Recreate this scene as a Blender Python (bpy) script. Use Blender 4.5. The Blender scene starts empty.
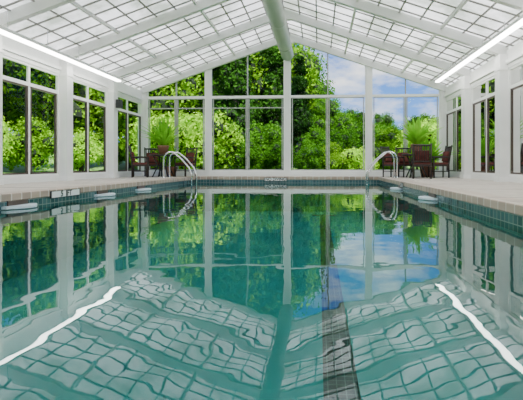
import bpy, math, random
import numpy as np
from mathutils import Vector, Matrix
random.seed(4); np.random.seed(4)
C=bpy.context.scene.collection
# ------------------------------------------------ materials
def mat(name,col,rough=.5,metal=0,noise=None,bump=0,bscale=20,spec=.5):
    m=bpy.data.materials.new(name); m.use_nodes=True; nt=m.node_tree; b=nt.nodes['Principled BSDF']
    b.inputs['Base Color'].default_value=(*col,1); b.inputs['Roughness'].default_value=rough
    b.inputs['Metallic'].default_value=metal; b.inputs['Specular IOR Level'].default_value=spec
    tc=nt.nodes.new('ShaderNodeTexCoord')
    if noise:
        n=nt.nodes.new('ShaderNodeTexNoise'); n.inputs['Scale'].default_value=noise[1]; n.inputs['Detail'].default_value=4
        nt.links.new(tc.outputs['Object'],n.inputs['Vector'])
        r=nt.nodes.new('ShaderNodeValToRGB'); r.color_ramp.elements[0].position=.3; r.color_ramp.elements[1].position=.7
        r.color_ramp.elements[0].color=(*noise[0],1); r.color_ramp.elements[1].color=(*col,1)
        nt.links.new(n.outputs['Fac'],r.inputs['Fac']); nt.links.new(r.outputs['Color'],b.inputs['Base Color'])
    if bump:
        n2=nt.nodes.new('ShaderNodeTexNoise'); n2.inputs['Scale'].default_value=bscale
        nt.links.new(tc.outputs['Object'],n2.inputs['Vector'])
        bp=nt.nodes.new('ShaderNodeBump'); bp.inputs['Strength'].default_value=bump; bp.inputs['Distance'].default_value=.01
        nt.links.new(n2.outputs['Fac'],bp.inputs['Height']); nt.links.new(bp.outputs['Normal'],b.inputs['Normal'])
    return m
def emis(name,col,s):
    m=bpy.data.materials.new(name); m.use_nodes=True; b=m.node_tree.nodes['Principled BSDF']
    b.inputs['Base Color'].default_value=(*col,1); b.inputs['Emission Color'].default_value=(*col,1); b.inputs['Emission Strength'].default_value=s
    return m
def brickmat(name,c1,c2,mortar,scale,bw,rh,msize,rough=.4,plane='xy',offset=.5,noisy=0):
    m=mat(name,c1,rough); nt=m.node_tree; b=nt.nodes['Principled BSDF']
    tc=nt.nodes.new('ShaderNodeTexCoord'); sx=nt.nodes.new('ShaderNodeSeparateXYZ'); cx=nt.nodes.new('ShaderNodeCombineXYZ')
    nt.links.new(tc.outputs['Object'],sx.inputs[0])
    a={'xy':('X','Y'),'yz':('Y','Z'),'xz':('X','Z'),'yx':('Y','X')}[plane]
    nt.links.new(sx.outputs[a[0]],cx.inputs[0]); nt.links.new(sx.outputs[a[1]],cx.inputs[1])
    br=nt.nodes.new('ShaderNodeTexBrick'); br.offset=offset
    br.inputs['Color1'].default_value=(*c1,1); br.inputs['Color2'].default_value=(*c2,1); br.inputs['Mortar'].default_value=(*mortar,1)
    br.inputs['Scale'].default_value=scale; br.inputs['Brick Width'].default_value=bw; br.inputs['Row Height'].default_value=rh; br.inputs['Mortar Size'].default_value=msize
    nt.links.new(cx.outputs[0],br.inputs['Vector']); nt.links.new(br.outputs['Color'],b.inputs['Base Color'])
    return m
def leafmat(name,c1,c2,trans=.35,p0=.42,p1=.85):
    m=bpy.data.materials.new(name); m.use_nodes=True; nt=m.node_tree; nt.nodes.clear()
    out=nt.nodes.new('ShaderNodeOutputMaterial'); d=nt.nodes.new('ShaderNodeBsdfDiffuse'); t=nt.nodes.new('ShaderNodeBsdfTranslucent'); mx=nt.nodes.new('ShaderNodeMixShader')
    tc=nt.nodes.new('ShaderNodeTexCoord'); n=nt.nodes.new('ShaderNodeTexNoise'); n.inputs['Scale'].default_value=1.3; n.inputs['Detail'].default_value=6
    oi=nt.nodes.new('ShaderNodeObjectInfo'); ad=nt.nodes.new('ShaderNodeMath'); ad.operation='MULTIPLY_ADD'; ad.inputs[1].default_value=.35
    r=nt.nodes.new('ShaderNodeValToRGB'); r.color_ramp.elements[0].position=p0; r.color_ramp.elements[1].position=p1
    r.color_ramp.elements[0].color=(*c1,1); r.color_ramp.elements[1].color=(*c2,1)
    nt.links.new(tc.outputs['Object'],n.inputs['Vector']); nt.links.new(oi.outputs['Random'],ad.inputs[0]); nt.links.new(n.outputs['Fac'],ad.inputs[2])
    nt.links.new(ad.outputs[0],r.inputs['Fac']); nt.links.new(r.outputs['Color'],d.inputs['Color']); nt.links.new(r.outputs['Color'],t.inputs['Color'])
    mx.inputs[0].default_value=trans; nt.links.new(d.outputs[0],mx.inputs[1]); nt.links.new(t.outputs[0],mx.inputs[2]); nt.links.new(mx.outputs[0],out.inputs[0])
    return m

WHITE=mat('white_paint',(.88,.88,.87),.4,noise=((.83,.83,.82),3))
RAFT=mat('rafter_paint',(.74,.75,.73),.45,noise=((.68,.69,.67),3))
WHITE2=mat('white_frame',(.91,.91,.90),.35)
GREYF=mat('sash_grey',(.40,.40,.38),.4)
DARKF=mat('bronze_frame',(.08,.055,.045),.4)
STEEL=mat('stainless',(.75,.76,.78),.18,1)
DUCT=mat('duct_paint',(.56,.58,.54),.45,noise=((.50,.52,.48),2))
DECK=mat('deck_concrete',(.56,.50,.43),.75,noise=((.44,.39,.33),5),bump=.4,bscale=60)
LIGHT=emis('lamp_tube',(1,.98,.94),20)
def glassmat():
    m=bpy.data.materials.new('window_glass'); m.use_nodes=True; nt=m.node_tree; nt.nodes.clear()
    out=nt.nodes.new('ShaderNodeOutputMaterial'); t=nt.nodes.new('ShaderNodeBsdfTransparent'); g=nt.nodes.new('ShaderNodeBsdfGlossy'); mx=nt.nodes.new('ShaderNodeMixShader'); f=nt.nodes.new('ShaderNodeFresnel')
    t.inputs[0].default_value=(.95,.97,.96,1); g.inputs['Roughness'].default_value=0.0; f.inputs[0].default_value=1.12
    nt.links.new(f.outputs[0],mx.inputs[0]); nt.links.new(t.outputs[0],mx.inputs[1]); nt.links.new(g.outputs[0],mx.inputs[2]); nt.links.new(mx.outputs[0],out.inputs[0])
    return m
GLASS=glassmat()
def watermat():
    m=bpy.data.materials.new('pool_water_surface'); m.use_nodes=True; nt=m.node_tree; nt.nodes.clear()
    N=nt.nodes.new; L=nt.links.new
    out=N('ShaderNodeOutputMaterial'); t=N('ShaderNodeBsdfTransparent'); g=N('ShaderNodeBsdfGlossy'); mx=N('ShaderNodeMixShader'); f=N('ShaderNodeFresnel')
    t.inputs[0].default_value=(.50,.84,.83,1); g.inputs['Roughness'].default_value=0.0; g.inputs[0].default_value=(.90,1,.98,1); f.inputs[0].default_value=1.42
    tc=N('ShaderNodeTexCoord'); n=N('ShaderNodeTexNoise'); n.inputs['Scale'].default_value=1.5; n.inputs['Detail'].default_value=2.5
    mp=N('ShaderNodeMapping'); mp.inputs['Scale'].default_value=(1.1,1.0,1)
    L(tc.outputs['Object'],mp.inputs[0]); L(mp.outputs[0],n.inputs['Vector'])
    bp=N('ShaderNodeBump'); bp.inputs['Strength'].default_value=1; bp.inputs['Distance'].default_value=.0045
    L(n.outputs['Fac'],bp.inputs['Height']); L(bp.outputs[0],g.inputs['Normal']); L(bp.outputs[0],f.inputs['Normal'])
    L(f.outputs[0],mx.inputs[0]); L(t.outputs[0],mx.inputs[1]); L(g.outputs[0],mx.inputs[2]); L(mx.outputs[0],out.inputs[0])
    return m
WATER=watermat()
def roofmat():
    m=bpy.data.materials.new('roof_translucent_panel'); m.use_nodes=True; nt=m.node_tree; nt.nodes.clear()
    N=nt.nodes.new; L=nt.links.new
    out=N('ShaderNodeOutputMaterial'); d=N('ShaderNodeBsdfDiffuse'); t=N('ShaderNodeBsdfTranslucent'); mx=N('ShaderNodeMixShader')
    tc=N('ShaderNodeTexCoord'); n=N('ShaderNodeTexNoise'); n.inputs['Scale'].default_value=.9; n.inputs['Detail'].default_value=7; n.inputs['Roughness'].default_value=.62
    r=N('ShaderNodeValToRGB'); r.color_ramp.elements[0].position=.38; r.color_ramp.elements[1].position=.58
    r.color_ramp.elements[0].color=(.42,.46,.39,1); r.color_ramp.elements[1].color=(.93,.93,.91,1)  # shade of overhanging trees painted into the panel colour as dark greenish patches
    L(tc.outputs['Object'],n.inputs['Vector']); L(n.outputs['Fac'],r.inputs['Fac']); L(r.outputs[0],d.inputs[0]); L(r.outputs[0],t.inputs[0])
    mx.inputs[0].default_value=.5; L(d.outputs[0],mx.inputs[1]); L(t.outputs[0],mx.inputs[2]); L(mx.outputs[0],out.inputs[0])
    return m
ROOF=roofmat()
# ------------------------------------------------ mesh builder
class MB:
    def __init__(s): s.v=[];s.f=[];s.m=[];s.mats=[];s.sm=[]
    def mi(s,m):
        if m not in s.mats: s.mats.append(m)
        return s.mats.index(m)
    def add(s,vs,fs,m,smooth=False):
        o=len(s.v); s.v+= [tuple(x) for x in vs]; k=s.mi(m)
        for f in fs: s.f.append([o+i for i in f]); s.m.append(k); s.sm.append(smooth)
    def box(s,a,b,m,M=None):
        x0,y0,z0=[min(a[i],b[i]) for i in range(3)]; x1,y1,z1=[max(a[i],b[i]) for i in range(3)]
        vs=[Vector(p) for p in [(x0,y0,z0),(x1,y0,z0),(x1,y1,z0),(x0,y1,z0),(x0,y0,z1),(x1,y0,z1),(x1,y1,z1),(x0,y1,z1)]]
        if M: vs=[M@p for p in vs]
        s.add(vs,[(0,3,2,1),(4,5,6,7),(0,1,5,4),(1,2,6,5),(2,3,7,6),(3,0,4,7)],m)
    def beam(s,p,q,w,h,m,up=Vector((0,0,1))):
        p=Vector(p);q=Vector(q);d=(q-p).normalized(); side=d.cross(up).normalized(); u=side.cross(d).normalized()
        vs=[]
        for c in (p,q):
            for a,b in((-1,-1),(1,-1),(1,1),(-1,1)): vs.append(c+side*a*w/2+u*b*h/2)
        s.add(vs,[(0,1,2,3),(7,6,5,4),(0,4,5,1),(1,5,6,2),(2,6,7,3),(3,7,4,0)],m)
    def tube(s,pts,r,m,n=12,radii=None):
        pts=[Vector(p) for p in pts]; vs=[];fs=[]; pu=None
        for i,p in enumerate(pts):
            d=(pts[min(i+1,len(pts)-1)]-pts[max(i-1,0)]).normalized()
            if pu is None: pu=d.orthogonal().normalized()
            pu=(pu-d*pu.dot(d)).normalized(); b=d.cross(pu); rr=radii[i] if radii else r
            for k in range(n):
                a=2*math.pi*k/n; vs.append(p+(pu*math.cos(a)+b*math.sin(a))*rr)
        for i in range(len(pts)-1):
            for k in range(n): fs.append((i*n+k,i*n+(k+1)%n,(i+1)*n+(k+1)%n,(i+1)*n+k))
        fs.append(tuple(range(n-1,-1,-1))); fs.append(tuple((len(pts)-1)*n+k for k in range(n)))
        s.add(vs,fs,m,True)
    def lathe(s,prof,c,m,n=24):
        vs=[];fs=[]
        for r,z in prof:
            for k in range(n):
                a=2*math.pi*k/n; vs.append((c[0]+r*math.cos(a),c[1]+r*math.sin(a),c[2]+z))
        for i in range(len(prof)-1):
            for k in range(n): fs.append((i*n+k,i*n+(k+1)%n,(i+1)*n+(k+1)%n,(i+1)*n+k))
        fs.append(tuple(range(n-1,-1,-1))); fs.append(tuple((len(prof)-1)*n+k for k in range(n)))
        s.add(vs,fs,m,True)
    def obj(s,name,loc=(0,0,0),rot=0,bevel=0):
        me=bpy.data.meshes.new(name); me.from_pydata(s.v,[],s.f)
        for m in s.mats: me.materials.append(m)
        me.polygons.foreach_set('material_index',s.m); me.polygons.foreach_set('use_smooth',s.sm); me.update()
        o=bpy.data.objects.new(name,me); o.location=loc; o.rotation_euler=(0,0,rot); C.objects.link(o)
        if bevel:
            b=o.modifiers.new('bev','BEVEL'); b.width=bevel; b.segments=2; b.limit_method='ANGLE'
        return o
# ------------------------------------------------ dimensions
XL,XR=-6.5,4.44; YF,YN=15.5,-3.7; ZD=.2; XM=-1.08
EAVE=3.2; APEX=5.1
PL,PR,PN,PF=-4.2,1.97,-2.2,14.35
WT=.16
def zr(x):  # underside of rafters
    return EAVE+(APEX-EAVE)*(1-abs(x-XM)/((XR-XL)/2))
BAY=2.47
CY=[YF-BAY*k for k in range(1,8)]
# floor
b=MB()
for a,c in [((XL-WT,YN-WT,-.05),(PL-.02,YF+WT,ZD)),((PR+.02,YN-WT,-.05),(XR+WT,YF+WT,ZD)),((PL-.02,PF+.02,-.05),(PR+.02,YF+WT,ZD)),((PL-.02,YN-WT,-.05),(PR+.02,PN-.02,ZD))]:
    b.box(a,c,DECK)
JOINT=mat('deck_joint',(.25,.22,.2),.9)
for k in range(0,10):
    y=PN+k*1.9
    b.box((XL,y,ZD),(PL-.33,y+.012,ZD+.002),JOINT); b.box((PR+.33,y,ZD),(XR,y+.012,ZD+.002),JOINT)
b.obj('floor')
# coping
COPS=brickmat('coping_brick_side',(.46,.36,.28),(.32,.25,.20),(.62,.58,.52),1,.20,.5,.010,.6,'yx',0)
COPE=brickmat('coping_brick_end',(.46,.36,.28),(.32,.25,.20),(.62,.58,.52),1,.20,.5,.010,.6,'xy',0)
b=MB()
CT=.09
b.box((PL-.3,PN-.3,ZD-CT),(PL+.03,PF+.3,ZD+.012),COPS); b.box((PR-.03,PN-.3,ZD-CT),(PR+.3,PF+.3,ZD+.012),COPS)
b.box((PL+.03,PF-.03,ZD-CT),(PR-.03,PF+.3,ZD+.012),COPE); b.box((PL+.03,PN-.3,ZD-CT),(PR-.03,PN+.03,ZD+.012),COPE)
b.obj('pool_coping',bevel=.012)
# pool basin
TILE_S=brickmat('waterline_tile_side',(.03,.085,.10),(.065,.15,.165),(.22,.28,.28),1,.10,.10,.006,.2,'yz',0)
TILE_E=brickmat('waterline_tile_end',(.03,.085,.10),(.065,.15,.165),(.22,.28,.28),1,.10,.10,.006,.2,'xz',0)
PLAST=mat('pool_plaster',(.045,.35,.34),.7,noise=((.035,.29,.285),1.2))
LANE=brickmat('lane_tile',(.012,.005,.004),(.04,.018,.014),(.12,.15,.13),1,.062,.062,.004,.3,'xy',0)
ZB=-.95
b=MB()
b.box((PL-.15,PN-.15,ZB-.1),(PR+.15,PF+.15,ZB),PLAST)
for (a,c,t) in [((PL-.15,PN,0),(PL,PF,0),TILE_S),((PR,PN,0),(PR+.15,PF,0),TILE_S),((PL-.15,PF,0),(PR+.15,PF+.15,0),TILE_E),((PL-.15,PN-.15,0),(PR+.15,PN,0),TILE_E)]:
    b.box((a[0],a[1],ZB),(c[0],c[1],-.07),PLAST); b.box((a[0],a[1],-.07),(c[0],c[1],ZD-CT),t)
b.box((.03,PN+1.2,ZB),(.278,PF-1.2,ZB+.004),LANE); b.box((-.2,PF-1.2,ZB),(.51,PF-.95,ZB+.004),LANE)
b.obj('swimming_pool')
b=MB(); b.add([(PL,PN,0),(PR,PN,0),(PR,PF,0),(PL,PF,0)],[(0,1,2,3)],WATER); b.obj('pool_water')
# depth markers and skimmers
MARK=mat('marker_tile',(.85,.87,.87),.3); INK=mat('marker_ink',(.02,.02,.025),.4)
def marker(text,p,rot,w=.3,panels=1):
    b=MB(); b.box((-w/2,-.006,-.055),(w/2,.006,.055),MARK)
    for k in range(panels+1):
        x=-w/2+w*k/panels; b.box((x-.014,-.0065,-.055),(x+.014,.007,.055),INK)
    for z in (-.055,.048): b.box((-w/2,-.0065,z),(w/2,.007,z+.007),INK)
    o=b.obj('depth_marker',p,rot)
    cu=bpy.data.curves.new('txt','FONT'); cu.body=text; cu.size=.13; cu.align_x='CENTER'; cu.align_y='CENTER'; cu.extrude=.001; cu.offset=.004
    t=bpy.data.objects.new('lettering',cu); C.objects.link(t); cu.materials.append(INK); t.parent=o; t.location=(0,-.008,0); t.rotation_euler=(math.pi/2,0,0)
marker('5   FT',(PL+.037,6.85,.135),math.pi/2,.8,2); marker('4 FT',(PR-.037,10.2,.13),-math.pi/2)
marker('NO DIVING',(-1.45,PF-.037,.12),0,.75)
SK=mat('skimmer_plastic',(.66,.76,.84),.35)
def skimmer(x,y,sgn):
    b=MB(); n=12; pts=[(0,-.3)]+[(sgn*(.07+.17*math.sin(math.pi*k/n)),-.3+.6*k/n) for k in range(n+1)]+[(0,.3)]
    m=len(pts); vs=[(px,py,.0) for px,py in pts]+[(px,py,.035) for px,py in pts]
    b.add(vs,[tuple(range(m)),tuple(range(2*m-1,m-1,-1))]+[(i,(i+1)%m,m+(i+1)%m,m+i) for i in range(m)],SK)
    b.box((0,-.2,.035),(sgn*.02,.2,.1),DARKF)
    b.obj('pool_skimmer',(x,y,0.01))
for y in (5.75,8.1,9.9): skimmer(PL,y,1)
for y in (7.6,10.6): skimmer(PR,y,-1)
# ------------------------------------------------ walls, columns
def column(x,y,ztop,s=.27):
    b=MB(); h=s/2
    b.box((-h,-h,0),(h,h,ztop-ZD),WHITE); b.box((-h-.02,-h-.02,0),(h+.02,h+.02,.12),WHITE2); b.box((-h-.015,-h-.015,2.64),(h+.015,h+.015,2.70),WHITE2)
    b.obj('column',(x,y,ZD))
for y in CY:
    column(XL+.05,y,zr(XL+.1)); column(XR-.05,y,zr(XR-.1))
def sidewall(name,x,sgn):
    b=MB(); xo=x+sgn*WT
    b.box((x,YN,ZD),(xo,YF,ZD+.14),WHITE); b.box((x,YN,2.88),(xo,YF,EAVE+.12),WHITE)
    b.box((x-sgn*.05,YN,2.98),(x,YF,3.06),WHITE2)
    b.obj(name)
sidewall('wall_left',XL,-1); sidewall('wall_right',XR,1)
wn=[0]
def window(ax,c,a0,a1,z0,z1,vert,hor,fw=.07,dep=.08,topf=None,fm=WHITE2,sash=GREYF,thin=.035):
    wn[0]+=1; b=MB()
    def P(a,d,z): return (c+d,a,z) if ax=='y' else (a,c+d,z)
    tf=topf or (lambda a:z1)
    def vb(a,w,m,d): 
        b.box(P(a-w/2,-d/2,z0),P(a+w/2,d/2,min(tf(a-w/2),tf(a+w/2))),m)
    vb(a0+fw/2,fw,fm,dep); vb(a1-fw/2,fw,fm,dep)
    for (a,w,m) in vert: vb(a,w,m,dep*.8)
    for (z,w,m) in hor: b.box(P(a0+fw,-dep*.45,z-w/2),P(a1-fw,dep*.45,z+w/2),m)
    b.box(P(a0+fw,-dep/2,z0),P(a1-fw,dep/2,z0+fw),fm)
    if not topf: b.box(P(a0+fw,-dep/2,z1-fw),P(a1-fw,dep/2,z1),fm)
    ss=[a0+fw]+[v[0] for v in vert]+[a1-fw]
    if topf:
        b.add([P(a0,0,z0),P(a1,0,z0),P(a1,0,tf(a1)),P(a0,0,tf(a0))],[(0,1,2,3)],GLASS)
    else: b.add([P(a0,0,z0),P(a1,0,z0),P(a1,0,z1),P(a0,0,z1)],[(0,1,2,3)],GLASS)
    zt=max([h[0] for h in hor],default=z1)
    for i in range(len(ss)-1):
        l,r=ss[i]+.04,ss[i+1]-.04
        for q0,q1,u0,u1 in [(l,l+thin,z0+fw,zt-.04),(r-thin,r,z0+fw,zt-.04),(l,r,z0+fw,z0+fw+thin),(l,r,zt-.04-thin,zt-.04)]:
            b.box(P(q0,-.025,u0),P(q1,.025,u1),sash)
    b.obj('window_%d'%wn[0])
ys=[YF]+CY+[YN]
for k in range(len(ys)-1):
    hi=ys[k]-(.13 if k else 0.0); lo=ys[k+1]+(.13 if k<len(ys)-2 else 0)
    mid=(hi+lo)/2
    for x in (XL-.05,XR+.05):
        window('y',x,lo,hi,ZD+.14,2.88,[(mid,.06,WHITE2)],[(2.42,.08,WHITE2)],fw=.05,dep=.06,sash=DARKF,thin=.04)
# far gable wall
FP=[XL,-4.05,-1.15,1.78,XR]
b=MB(); b.box((XL-WT,YF,ZD-.1),(XR+WT,YF+WT,ZD+.16),WHITE)
for x in FP[1:-1]: b.box((x-.08,YF-.02,ZD),(x+.08,YF+.14,zr(x)+.02),WHITE)
b.box((XL-WT,YF-.04,ZD),(XL+.14,YF+WT,EAVE+.1),WHITE); b.box((XR-.14,YF-.04,ZD),(XR+WT,YF+WT,EAVE+.1),WHITE)
b.obj('wall_back')
for i in range(4):
    a0=FP[i]+(.14 if i==0 else .08); a1=FP[i+1]-(.14 if i==3 else .08); mid=(a0+a1)/2
    window('x',YF+.06,a0,a1,ZD+.16,5,[(mid,.045,GREYF)],[(3.08,.09,WHITE2),(2.68,.035,GREYF)] if i<2 else [(3.08,.09,WHITE2)],fw=.05,topf=lambda a:zr(a)+.05,thin=.03)
# near wall, behind the camera
b=MB()
b.box((XL-WT,YN-WT,ZD-.1),(-3.0,YN,EAVE+.1),WHITE); b.box((.9,YN-WT,ZD-.1),(XR+WT,YN,EAVE+.1),WHITE); b.box((-3,YN-WT,2.5),(.9,YN,EAVE+.1),WHITE)
b.add([(XL,YN-.05,EAVE+.1),(XR,YN-.05,EAVE+.1),(XM,YN-.05,APEX+.25)],[(0,1,2)],WHITE)
b.obj('wall_front')
window('x',YN-.08,-3,.9,ZD,2.5,[(-1.7,.06,WHITE2),(-.4,.06,WHITE2)],[(2.1,.06,WHITE2)])
# rafters
RW=.13;RH=.24
for y in [YF-.02]+CY+[YN+.1]:
    b=MB()
    for xe in (XL-.05,XR+.05):
        x0,x1=(xe,XM)
        vs=[]
        for yy in (y-RW/2,y+RW/2):
            vs+=[(x0,yy,zr(x0)),(x1,yy,zr(x1)),(x1,yy,zr(x1)+RH),(x0,yy,zr(x0)+RH)]
        b.add(vs,[(0,1,2,3),(7,6,5,4),(0,4,5,1),(1,5,6,2),(2,6,7,3),(3,7,4,0)],RAFT)
    b.box((XM-.22,y-RW/2-.015,APEX-.1),(XM+.22,y+RW/2+.015,APEX+.18),RAFT)
    b.obj('rafter')
# ceiling: translucent sheets + grid of glazing bars
MUN=mat('glazing_bar',(.24,.235,.21),.5); PUR=mat('purlin_white',(.70,.70,.68),.45)
b=MB()
ov=.5
for sg,xe in ((-1,XL-ov),(1,XR+ov)):
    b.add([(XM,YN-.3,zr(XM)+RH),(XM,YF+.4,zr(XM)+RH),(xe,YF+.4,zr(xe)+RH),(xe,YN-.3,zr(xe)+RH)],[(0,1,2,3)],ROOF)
    n=12
    for i in range(0,n+1):
        x=XM+(xe-XM)*i/n
        w,h,m=(.06,.08,PUR) if i%4==0 else (.038,.025,MUN)
        b.beam((x,YN-.2,zr(x)+RH-h/2-.005),(x,YF+.2,zr(x)+RH-h/2-.005),w,h,m)
    y=YF+BAY/10
    while y>YN-.1:
        b.beam((XM,y,zr(XM)+RH-.02),(xe,y,zr(xe)+RH-.02),.038,.025,MUN)
        y-=BAY/5
b.obj('ceiling')
# ridge duct
b=MB(); b.tube([(XM-.05,YN+.05,4.56),(XM-.05,YF-.1,4.56)],.225,DUCT,28)
y=YN+1
while y<YF: b.tube([(XM-.05,y-.02,4.56),(XM-.05,y+.02,4.56)],.235,DUCT,28); b.tube([(XM-.05,y,4.76),(XM-.05,y,APEX+.1)],.012,STEEL,6); y+=2.4
b.obj('ridge_duct')
# strip lights
def strip(x,z,y0,y1):
    b=MB(); b.box((-.07,y0,0),(.07,y1,.07),WHITE2); b.box((-.06,y0+.02,-.04),(.06,y1-.02,0),LIGHT)
    y=y0+.3
    while y<y1: b.tube([(0,y,.07),(0,y,zr(x)-z+.2)],.008,STEEL,6); y+=BAY/2
    b.obj('strip_light',(x,0,z))
strip(-6.0,3.14,-1,12.6); strip(3.85,3.33,-1,14.3)
# ------------------------------------------------ furniture
WOOD=mat('dark_wicker',(.035,.022,.018),.5,noise=((.02,.012,.01),30)); CUSH=mat('cushion_red',(.20,.045,.04),.8,noise=((.11,.025,.022),12)); BLK=mat('black_metal',(.02,.02,.022),.4)
def chair(x,y,rot,cush=CUSH):
    b=MB()
    for sx in (-.25,.25):
        b.tube([(sx,-.24,0),(sx,-.25,.64)],.024,WOOD,8); b.tube([(sx,.22,0),(sx,.22,.42),(sx,.26,.7),(sx,.32,1.02)],.024,WOOD,8)
        b.tube([(sx,-.27,.64),(sx,-.05,.66),(sx,.25,.64)],.026,WOOD,8)
        b.tube([(sx,-.24,.2),(sx,.22,.2)],.014,WOOD,6)
    b.box((-.26,-.26,.36),(.26,.24,.42),WOOD); b.box((-.23,-.25,.42),(.23,.2,.48),cush)
    for z,yy in ((.5,.23),(.97,.32)): b.tube([(-.25,yy,z),(.25,yy,z)],.026,WOOD,8)
    for k in range(7):
        sx=-.2+k*.4/6; b.tube([(sx,.23,.5),(sx,.32,.97)],.014,WOOD,6)
    M=Matrix.Translation((0,.235,.72))@Matrix.Rotation(-.19,4,'X'); b.box((-.19,-.05,-.21),(.19,0,.10),cush,M)
    b.obj('patio_armchair',(x,y,ZD),rot)
def table(x,y):
    b=MB(); b.lathe([(.0,.70),(.44,.70),(.46,.715),(.46,.735),(.44,.75),(0,.75)],(0,0,0),WOOD,32)
    for k in range(4):
        a=math.pi/4+k*math.pi/2; c,s=math.cos(a),math.sin(a)
        b.tube([(c*.38,s*.38,0),(c*.2,s*.2,.35),(c*.34,s*.34,.70)],.022,BLK,8)
    b.lathe([(.2,.34),(.22,.35),(.2,.36)],(0,0,0),BLK,24)
    b.obj('patio_table',(x,y,ZD))
FR=leafmat('houseplant_leaf',(.12,.42,.02),(.38,.80,.07),.4); POT=mat('terracotta',(.28,.13,.08),.7)
def plant(x,y,z,s=1,n=46,seed=0,ph=1.0):
    rnd=random.Random(seed); b=MB()
    b.lathe([(.0,0),(.11*s,0),(.15*s,.2*s),(.17*s,.22*s),(.17*s,.26*s),(.14*s,.26*s),(.13*s,.22*s),(0,.22*s)],(0,0,0),POT)
    for i in range(n):
        a=rnd.uniform(0,6.28); L=rnd.uniform(.35,.75)*s*ph; el=rnd.uniform(.7,1.5); w=.05*s
        p=Vector((0,0,.22*s)); d=Vector((math.cos(a)*math.cos(el),math.sin(a)*math.cos(el),math.sin(el))); pts=[]
        for k in range(7):
            pts.append(p.copy()); p=p+d*L/6; d=(d+Vector((0,0,-.14))).normalized()
        sd=Vector((-math.sin(a),math.cos(a),0)); vs=[];fs=[]
        for k,q in enumerate(pts):
            ww=w*math.sin(math.pi*(k+.4)/6.6); vs+=[q-sd*ww,q+Vector((0,0,-ww*.3)),q+sd*ww]
        for k in range(6): fs+=[(3*k,3*k+1,3*k+4,3*k+3),(3*k+1,3*k+2,3*k+5,3*k+4)]
        b.add(vs,fs,FR)
    b.obj('potted_fern',(x,y,z))
chair(-5.85,13.75,1.9); chair(-5.8,14.75,.5); table(-5.2,14.1); chair(-4.6,14.6,-.5)
plant(-5.2,14.1,ZD+.755,1.15,80,1,1.3); plant(-5.2,14.85,ZD,1.3,60,2,.9)
table(3.1,13.9); chair(2.4,14.1,.9); chair(2.9,14.75,0); chair(3.8,13.9,-1.5); chair(3.05,12.95,2.9)
plant(3.1,13.9,ZD+.755,1.15,70,3,1.3); plant(3.6,14.6,ZD,1.7,70,4,.85)
# ladder rails
def rails(x,y,sg):
    b=MB()
    for dy in (-.25,.25):
        pts=[(-.55,dy,0),(-.55,dy,.50)]
        for k in range(9):
            a=math.pi-k*math.pi*.62/8; pts.append((-.33+.22*math.cos(a),dy,.56+.22*math.sin(a)))
        pts+=[(.0,dy,.56),(.22,dy,.30),(.30,dy,.1),(.30,dy,-.9)]
        pts=[(sg*p[0],p[1],p[2]) for p in pts]
        b.tube(pts,.024,STEEL,12); b.lathe([(.05,0),(.05,.015),(.03,.025)],(sg*-.55,dy,0.0),STEEL,16)
    for z in (-.4,-.65,-.88): b.box((sg*.27,-.25,z),(sg*.36,.25,z+.025),STEEL)
    b.obj('pool_ladder',(x,y,ZD+.012))
rails(PL+.1,12.9,1); rails(PR-.22,13.1,-1)
def speaker(x,y,sg):
    b=MB(); b.box((0,-.09,-.13),(sg*.14,.09,.13),BLK); b.box((sg*-.04,-.02,-.02),(0,.02,.02),BLK); b.lathe([(.06,0),(.05,.01)],(sg*.07,0,.13),GREYF,12); b.obj('wall_speaker',(x,y,2.5))
speaker(XL+.225,CY[0],1)
# ------------------------------------------------ exterior
GR=mat('lawn_grass',(.16,.34,.05),.9,noise=((.07,.18,.03),1.5))
b=MB(); n=40; vs=[];fs=[]
for i in range(n+1):
    for j in range(n+1):
        x=-70+140*i/n; y=-50+140*j/n
        d=max(0,max(abs(x-XM)-9,y-20,-y-8)); vs.append((x,y,-.02 + min(d*.06,3.2)+(.15*math.sin(x*.6)*math.cos(y*.5) if d>0 else 0)))
for i in range(n):
    for j in range(n):
        a=i*(n+1)+j
        fs.append((a,a+n+1,a+n+2,a+1))
for k,(x,y,z) in enumerate(vs):
    if XL-3<x<XR+3 and YN-3<y<YF+3: vs[k]=(x,y,-1.5)
b.add(vs,fs,GR,True); b.obj('lawn')
def gz(x,y):
    d=max(0,max(abs(x-XM)-9,y-20,-y-8)); return -.02+min(d*.06,3.2)
BARK=mat('bark',(.10,.07,.05),.9,noise=((.05,.035,.025),6))
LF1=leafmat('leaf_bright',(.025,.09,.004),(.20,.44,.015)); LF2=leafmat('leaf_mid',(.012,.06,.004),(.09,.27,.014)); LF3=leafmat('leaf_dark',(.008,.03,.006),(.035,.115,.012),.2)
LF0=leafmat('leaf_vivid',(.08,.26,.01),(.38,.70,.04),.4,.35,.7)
CORE=mat('foliage_shadow',(.008,.02,.005),1)
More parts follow.
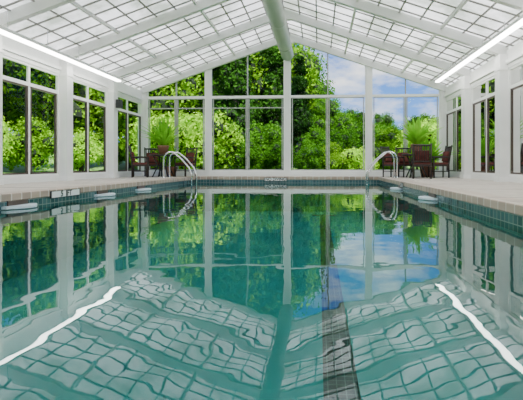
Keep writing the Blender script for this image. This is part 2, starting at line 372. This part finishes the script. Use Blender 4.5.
def treemesh(name,H,R,trunk,nb,nl,ls,lm,seed,conic=False):
    rng=np.random.RandomState(seed); b=MB()
    blobs=[]
    for i in range(nb):
        if conic:
            t=rng.rand()**.8; z=trunk+(H-trunk)*t; r=R*(1-t)*.75+.15; a=rng.rand()*6.28; c=np.array([math.cos(a)*r*.6,math.sin(a)*r*.6,z]); br=.28*R*(1.15-t)+.12
        else:
            while True:
                p=rng.uniform(-1,1,3)
                if p@p<1: break
            hz=(H-trunk)/2; c=np.array([p[0]*R*.8,p[1]*R*.8,trunk+hz+p[2]*hz*.8]); br=R*rng.uniform(.2,.36)
        blobs.append((c,br))
    b.tube([(0,0,-.3),(.05,0,H*.3),(-.05,.05,H*.6),(0,0,H*.85)],0,BARK,8,radii=[.06*R+.06,.05*R+.04,.03*R+.03,.02])
    for c,br in blobs[:14]:
        z0=max(trunk*.6,c[2]*.55); b.tube([(0,0,z0),(c[0]*.5,c[1]*.5,(z0+c[2])/2+.1),tuple(c)],0,BARK,6,radii=[.03*R+.01,.02*R+.01,.01])
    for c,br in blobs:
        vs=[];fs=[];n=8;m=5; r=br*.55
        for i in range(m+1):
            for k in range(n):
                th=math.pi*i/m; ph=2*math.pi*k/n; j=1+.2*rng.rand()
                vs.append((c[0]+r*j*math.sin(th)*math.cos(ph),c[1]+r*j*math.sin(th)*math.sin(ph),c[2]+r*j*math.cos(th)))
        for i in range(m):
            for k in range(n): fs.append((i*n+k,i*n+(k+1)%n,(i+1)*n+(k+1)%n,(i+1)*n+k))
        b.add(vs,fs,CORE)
    per=nl//nb
    for c,br in blobs:
        d=rng.normal(size=(per,3)); d/=np.linalg.norm(d,axis=1)[:,None]
        pos=c+d*(br*rng.uniform(.55,1.3,(per,1)))
        nrm=d+rng.normal(size=(per,3))*.9; nrm/=np.linalg.norm(nrm,axis=1)[:,None]
        t=np.cross(nrm,rng.normal(size=(per,3))); t/=np.linalg.norm(t,axis=1)[:,None]; u=np.cross(nrm,t)
        L=ls*rng.uniform(.6,1.3,(per,1)); W=L*.55
        q=np.stack([pos-t*L,pos+u*W,pos+t*L,pos-u*W],1).reshape(-1,3)
        b.add(q.tolist(),[(4*i,4*i+1,4*i+2,4*i+3) for i in range(per)],lm)
    me=bpy.data.meshes.new(name); me.from_pydata(b.v,[],b.f)
    for m in b.mats: me.materials.append(m)
    me.polygons.foreach_set('material_index',b.m); me.update(); return me
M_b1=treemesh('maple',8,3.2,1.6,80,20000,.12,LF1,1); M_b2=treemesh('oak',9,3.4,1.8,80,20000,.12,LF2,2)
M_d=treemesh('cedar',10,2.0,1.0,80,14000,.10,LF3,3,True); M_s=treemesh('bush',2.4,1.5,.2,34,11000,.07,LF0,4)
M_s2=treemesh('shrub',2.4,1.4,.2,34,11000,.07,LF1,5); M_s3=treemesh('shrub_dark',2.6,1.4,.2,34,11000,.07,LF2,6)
def put(me,name,x,y,s=1,sz=None,rot=None):
    o=bpy.data.objects.new(name,me); o.location=(x,y,gz(x,y)-.05); o.scale=(s,s,sz or s); o.rotation_euler=(0,0,random.uniform(0,6.28) if rot is None else rot); C.objects.link(o)
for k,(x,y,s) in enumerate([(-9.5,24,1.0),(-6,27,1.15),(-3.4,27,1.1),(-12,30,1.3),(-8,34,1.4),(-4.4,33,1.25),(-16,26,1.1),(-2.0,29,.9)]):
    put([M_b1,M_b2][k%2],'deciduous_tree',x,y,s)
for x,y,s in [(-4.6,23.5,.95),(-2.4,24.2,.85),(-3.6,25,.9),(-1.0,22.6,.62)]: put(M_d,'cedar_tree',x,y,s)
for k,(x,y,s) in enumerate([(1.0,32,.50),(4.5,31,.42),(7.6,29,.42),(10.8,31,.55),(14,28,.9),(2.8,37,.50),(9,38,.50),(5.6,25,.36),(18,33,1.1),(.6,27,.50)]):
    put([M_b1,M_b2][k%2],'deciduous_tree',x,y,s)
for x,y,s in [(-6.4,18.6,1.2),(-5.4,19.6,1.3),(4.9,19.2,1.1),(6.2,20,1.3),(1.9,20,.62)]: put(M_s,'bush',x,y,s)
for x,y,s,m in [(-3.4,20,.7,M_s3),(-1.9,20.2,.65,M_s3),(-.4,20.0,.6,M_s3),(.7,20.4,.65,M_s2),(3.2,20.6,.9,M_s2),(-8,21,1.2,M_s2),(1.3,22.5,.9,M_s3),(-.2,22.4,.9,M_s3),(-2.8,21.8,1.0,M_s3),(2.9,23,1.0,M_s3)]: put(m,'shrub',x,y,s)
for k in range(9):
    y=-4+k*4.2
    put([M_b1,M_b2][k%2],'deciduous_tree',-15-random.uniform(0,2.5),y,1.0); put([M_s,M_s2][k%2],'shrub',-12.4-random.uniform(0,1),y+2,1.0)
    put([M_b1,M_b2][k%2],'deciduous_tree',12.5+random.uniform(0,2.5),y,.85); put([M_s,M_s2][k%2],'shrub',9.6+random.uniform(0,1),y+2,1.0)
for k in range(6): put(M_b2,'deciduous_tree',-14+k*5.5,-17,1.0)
# ------------------------------------------------ sky + sun
w=bpy.data.worlds.new('sky'); bpy.context.scene.world=w; w.use_nodes=True; nt=w.node_tree; N=nt.nodes.new; L=nt.links.new
bg=nt.nodes['Background']; tc=N('ShaderNodeTexCoord'); sp=N('ShaderNodeSeparateXYZ'); L(tc.outputs['Generated'],sp.inputs[0])
r=N('ShaderNodeValToRGB'); e=r.color_ramp.elements; e[0].position=.05; e[0].color=(.18,.45,1,1); e[1].position=.35; e[1].color=(.03,.18,.75,1); L(sp.outputs['Z'],r.inputs['Fac'])
n=N('ShaderNodeTexNoise'); n.inputs['Scale'].default_value=6.0; n.inputs['Detail'].default_value=8; n.inputs['Roughness'].default_value=.6
mp=N('ShaderNodeMapping'); mp.inputs['Scale'].default_value=(1,1,2.6); mp.inputs['Location'].default_value=(.9,.4,.2); L(tc.outputs['Generated'],mp.inputs[0]); L(mp.outputs[0],n.inputs['Vector'])
cr=N('ShaderNodeValToRGB'); cr.color_ramp.elements[0].position=.44; cr.color_ramp.elements[1].position=.68; L(n.outputs['Fac'],cr.inputs['Fac'])
mx=N('ShaderNodeMix'); mx.data_type='RGBA'; L(cr.outputs[0],mx.inputs[0]); L(r.outputs[0],mx.inputs[6]); mx.inputs[7].default_value=(1.2,1.2,1.2,1)
L(mx.outputs[2],bg.inputs[0]); bg.inputs[1].default_value=1.7
s=bpy.data.lights.new('sun','SUN'); s.energy=17; s.angle=.01; s.color=(1,.96,.90)
so=bpy.data.objects.new('sun',s); C.objects.link(so); d=Vector((-.30,.62,-1.15)); so.rotation_euler=d.to_track_quat('-Z','Y').to_euler()
# ------------------------------------------------ camera
cam=bpy.data.cameras.new('camera'); co=bpy.data.objects.new('camera',cam); C.objects.link(co)
cam.sensor_width=36; cam.lens=430/523*36; cam.clip_start=.05; cam.clip_end=500
th=math.radians(3.5); co.location=(0,0,.6); co.rotation_euler=(math.pi/2,0,th)
cam.shift_x=-(319-261.5-430*math.tan(th))/523; cam.shift_y=-35/523
bpy.context.scene.camera=co
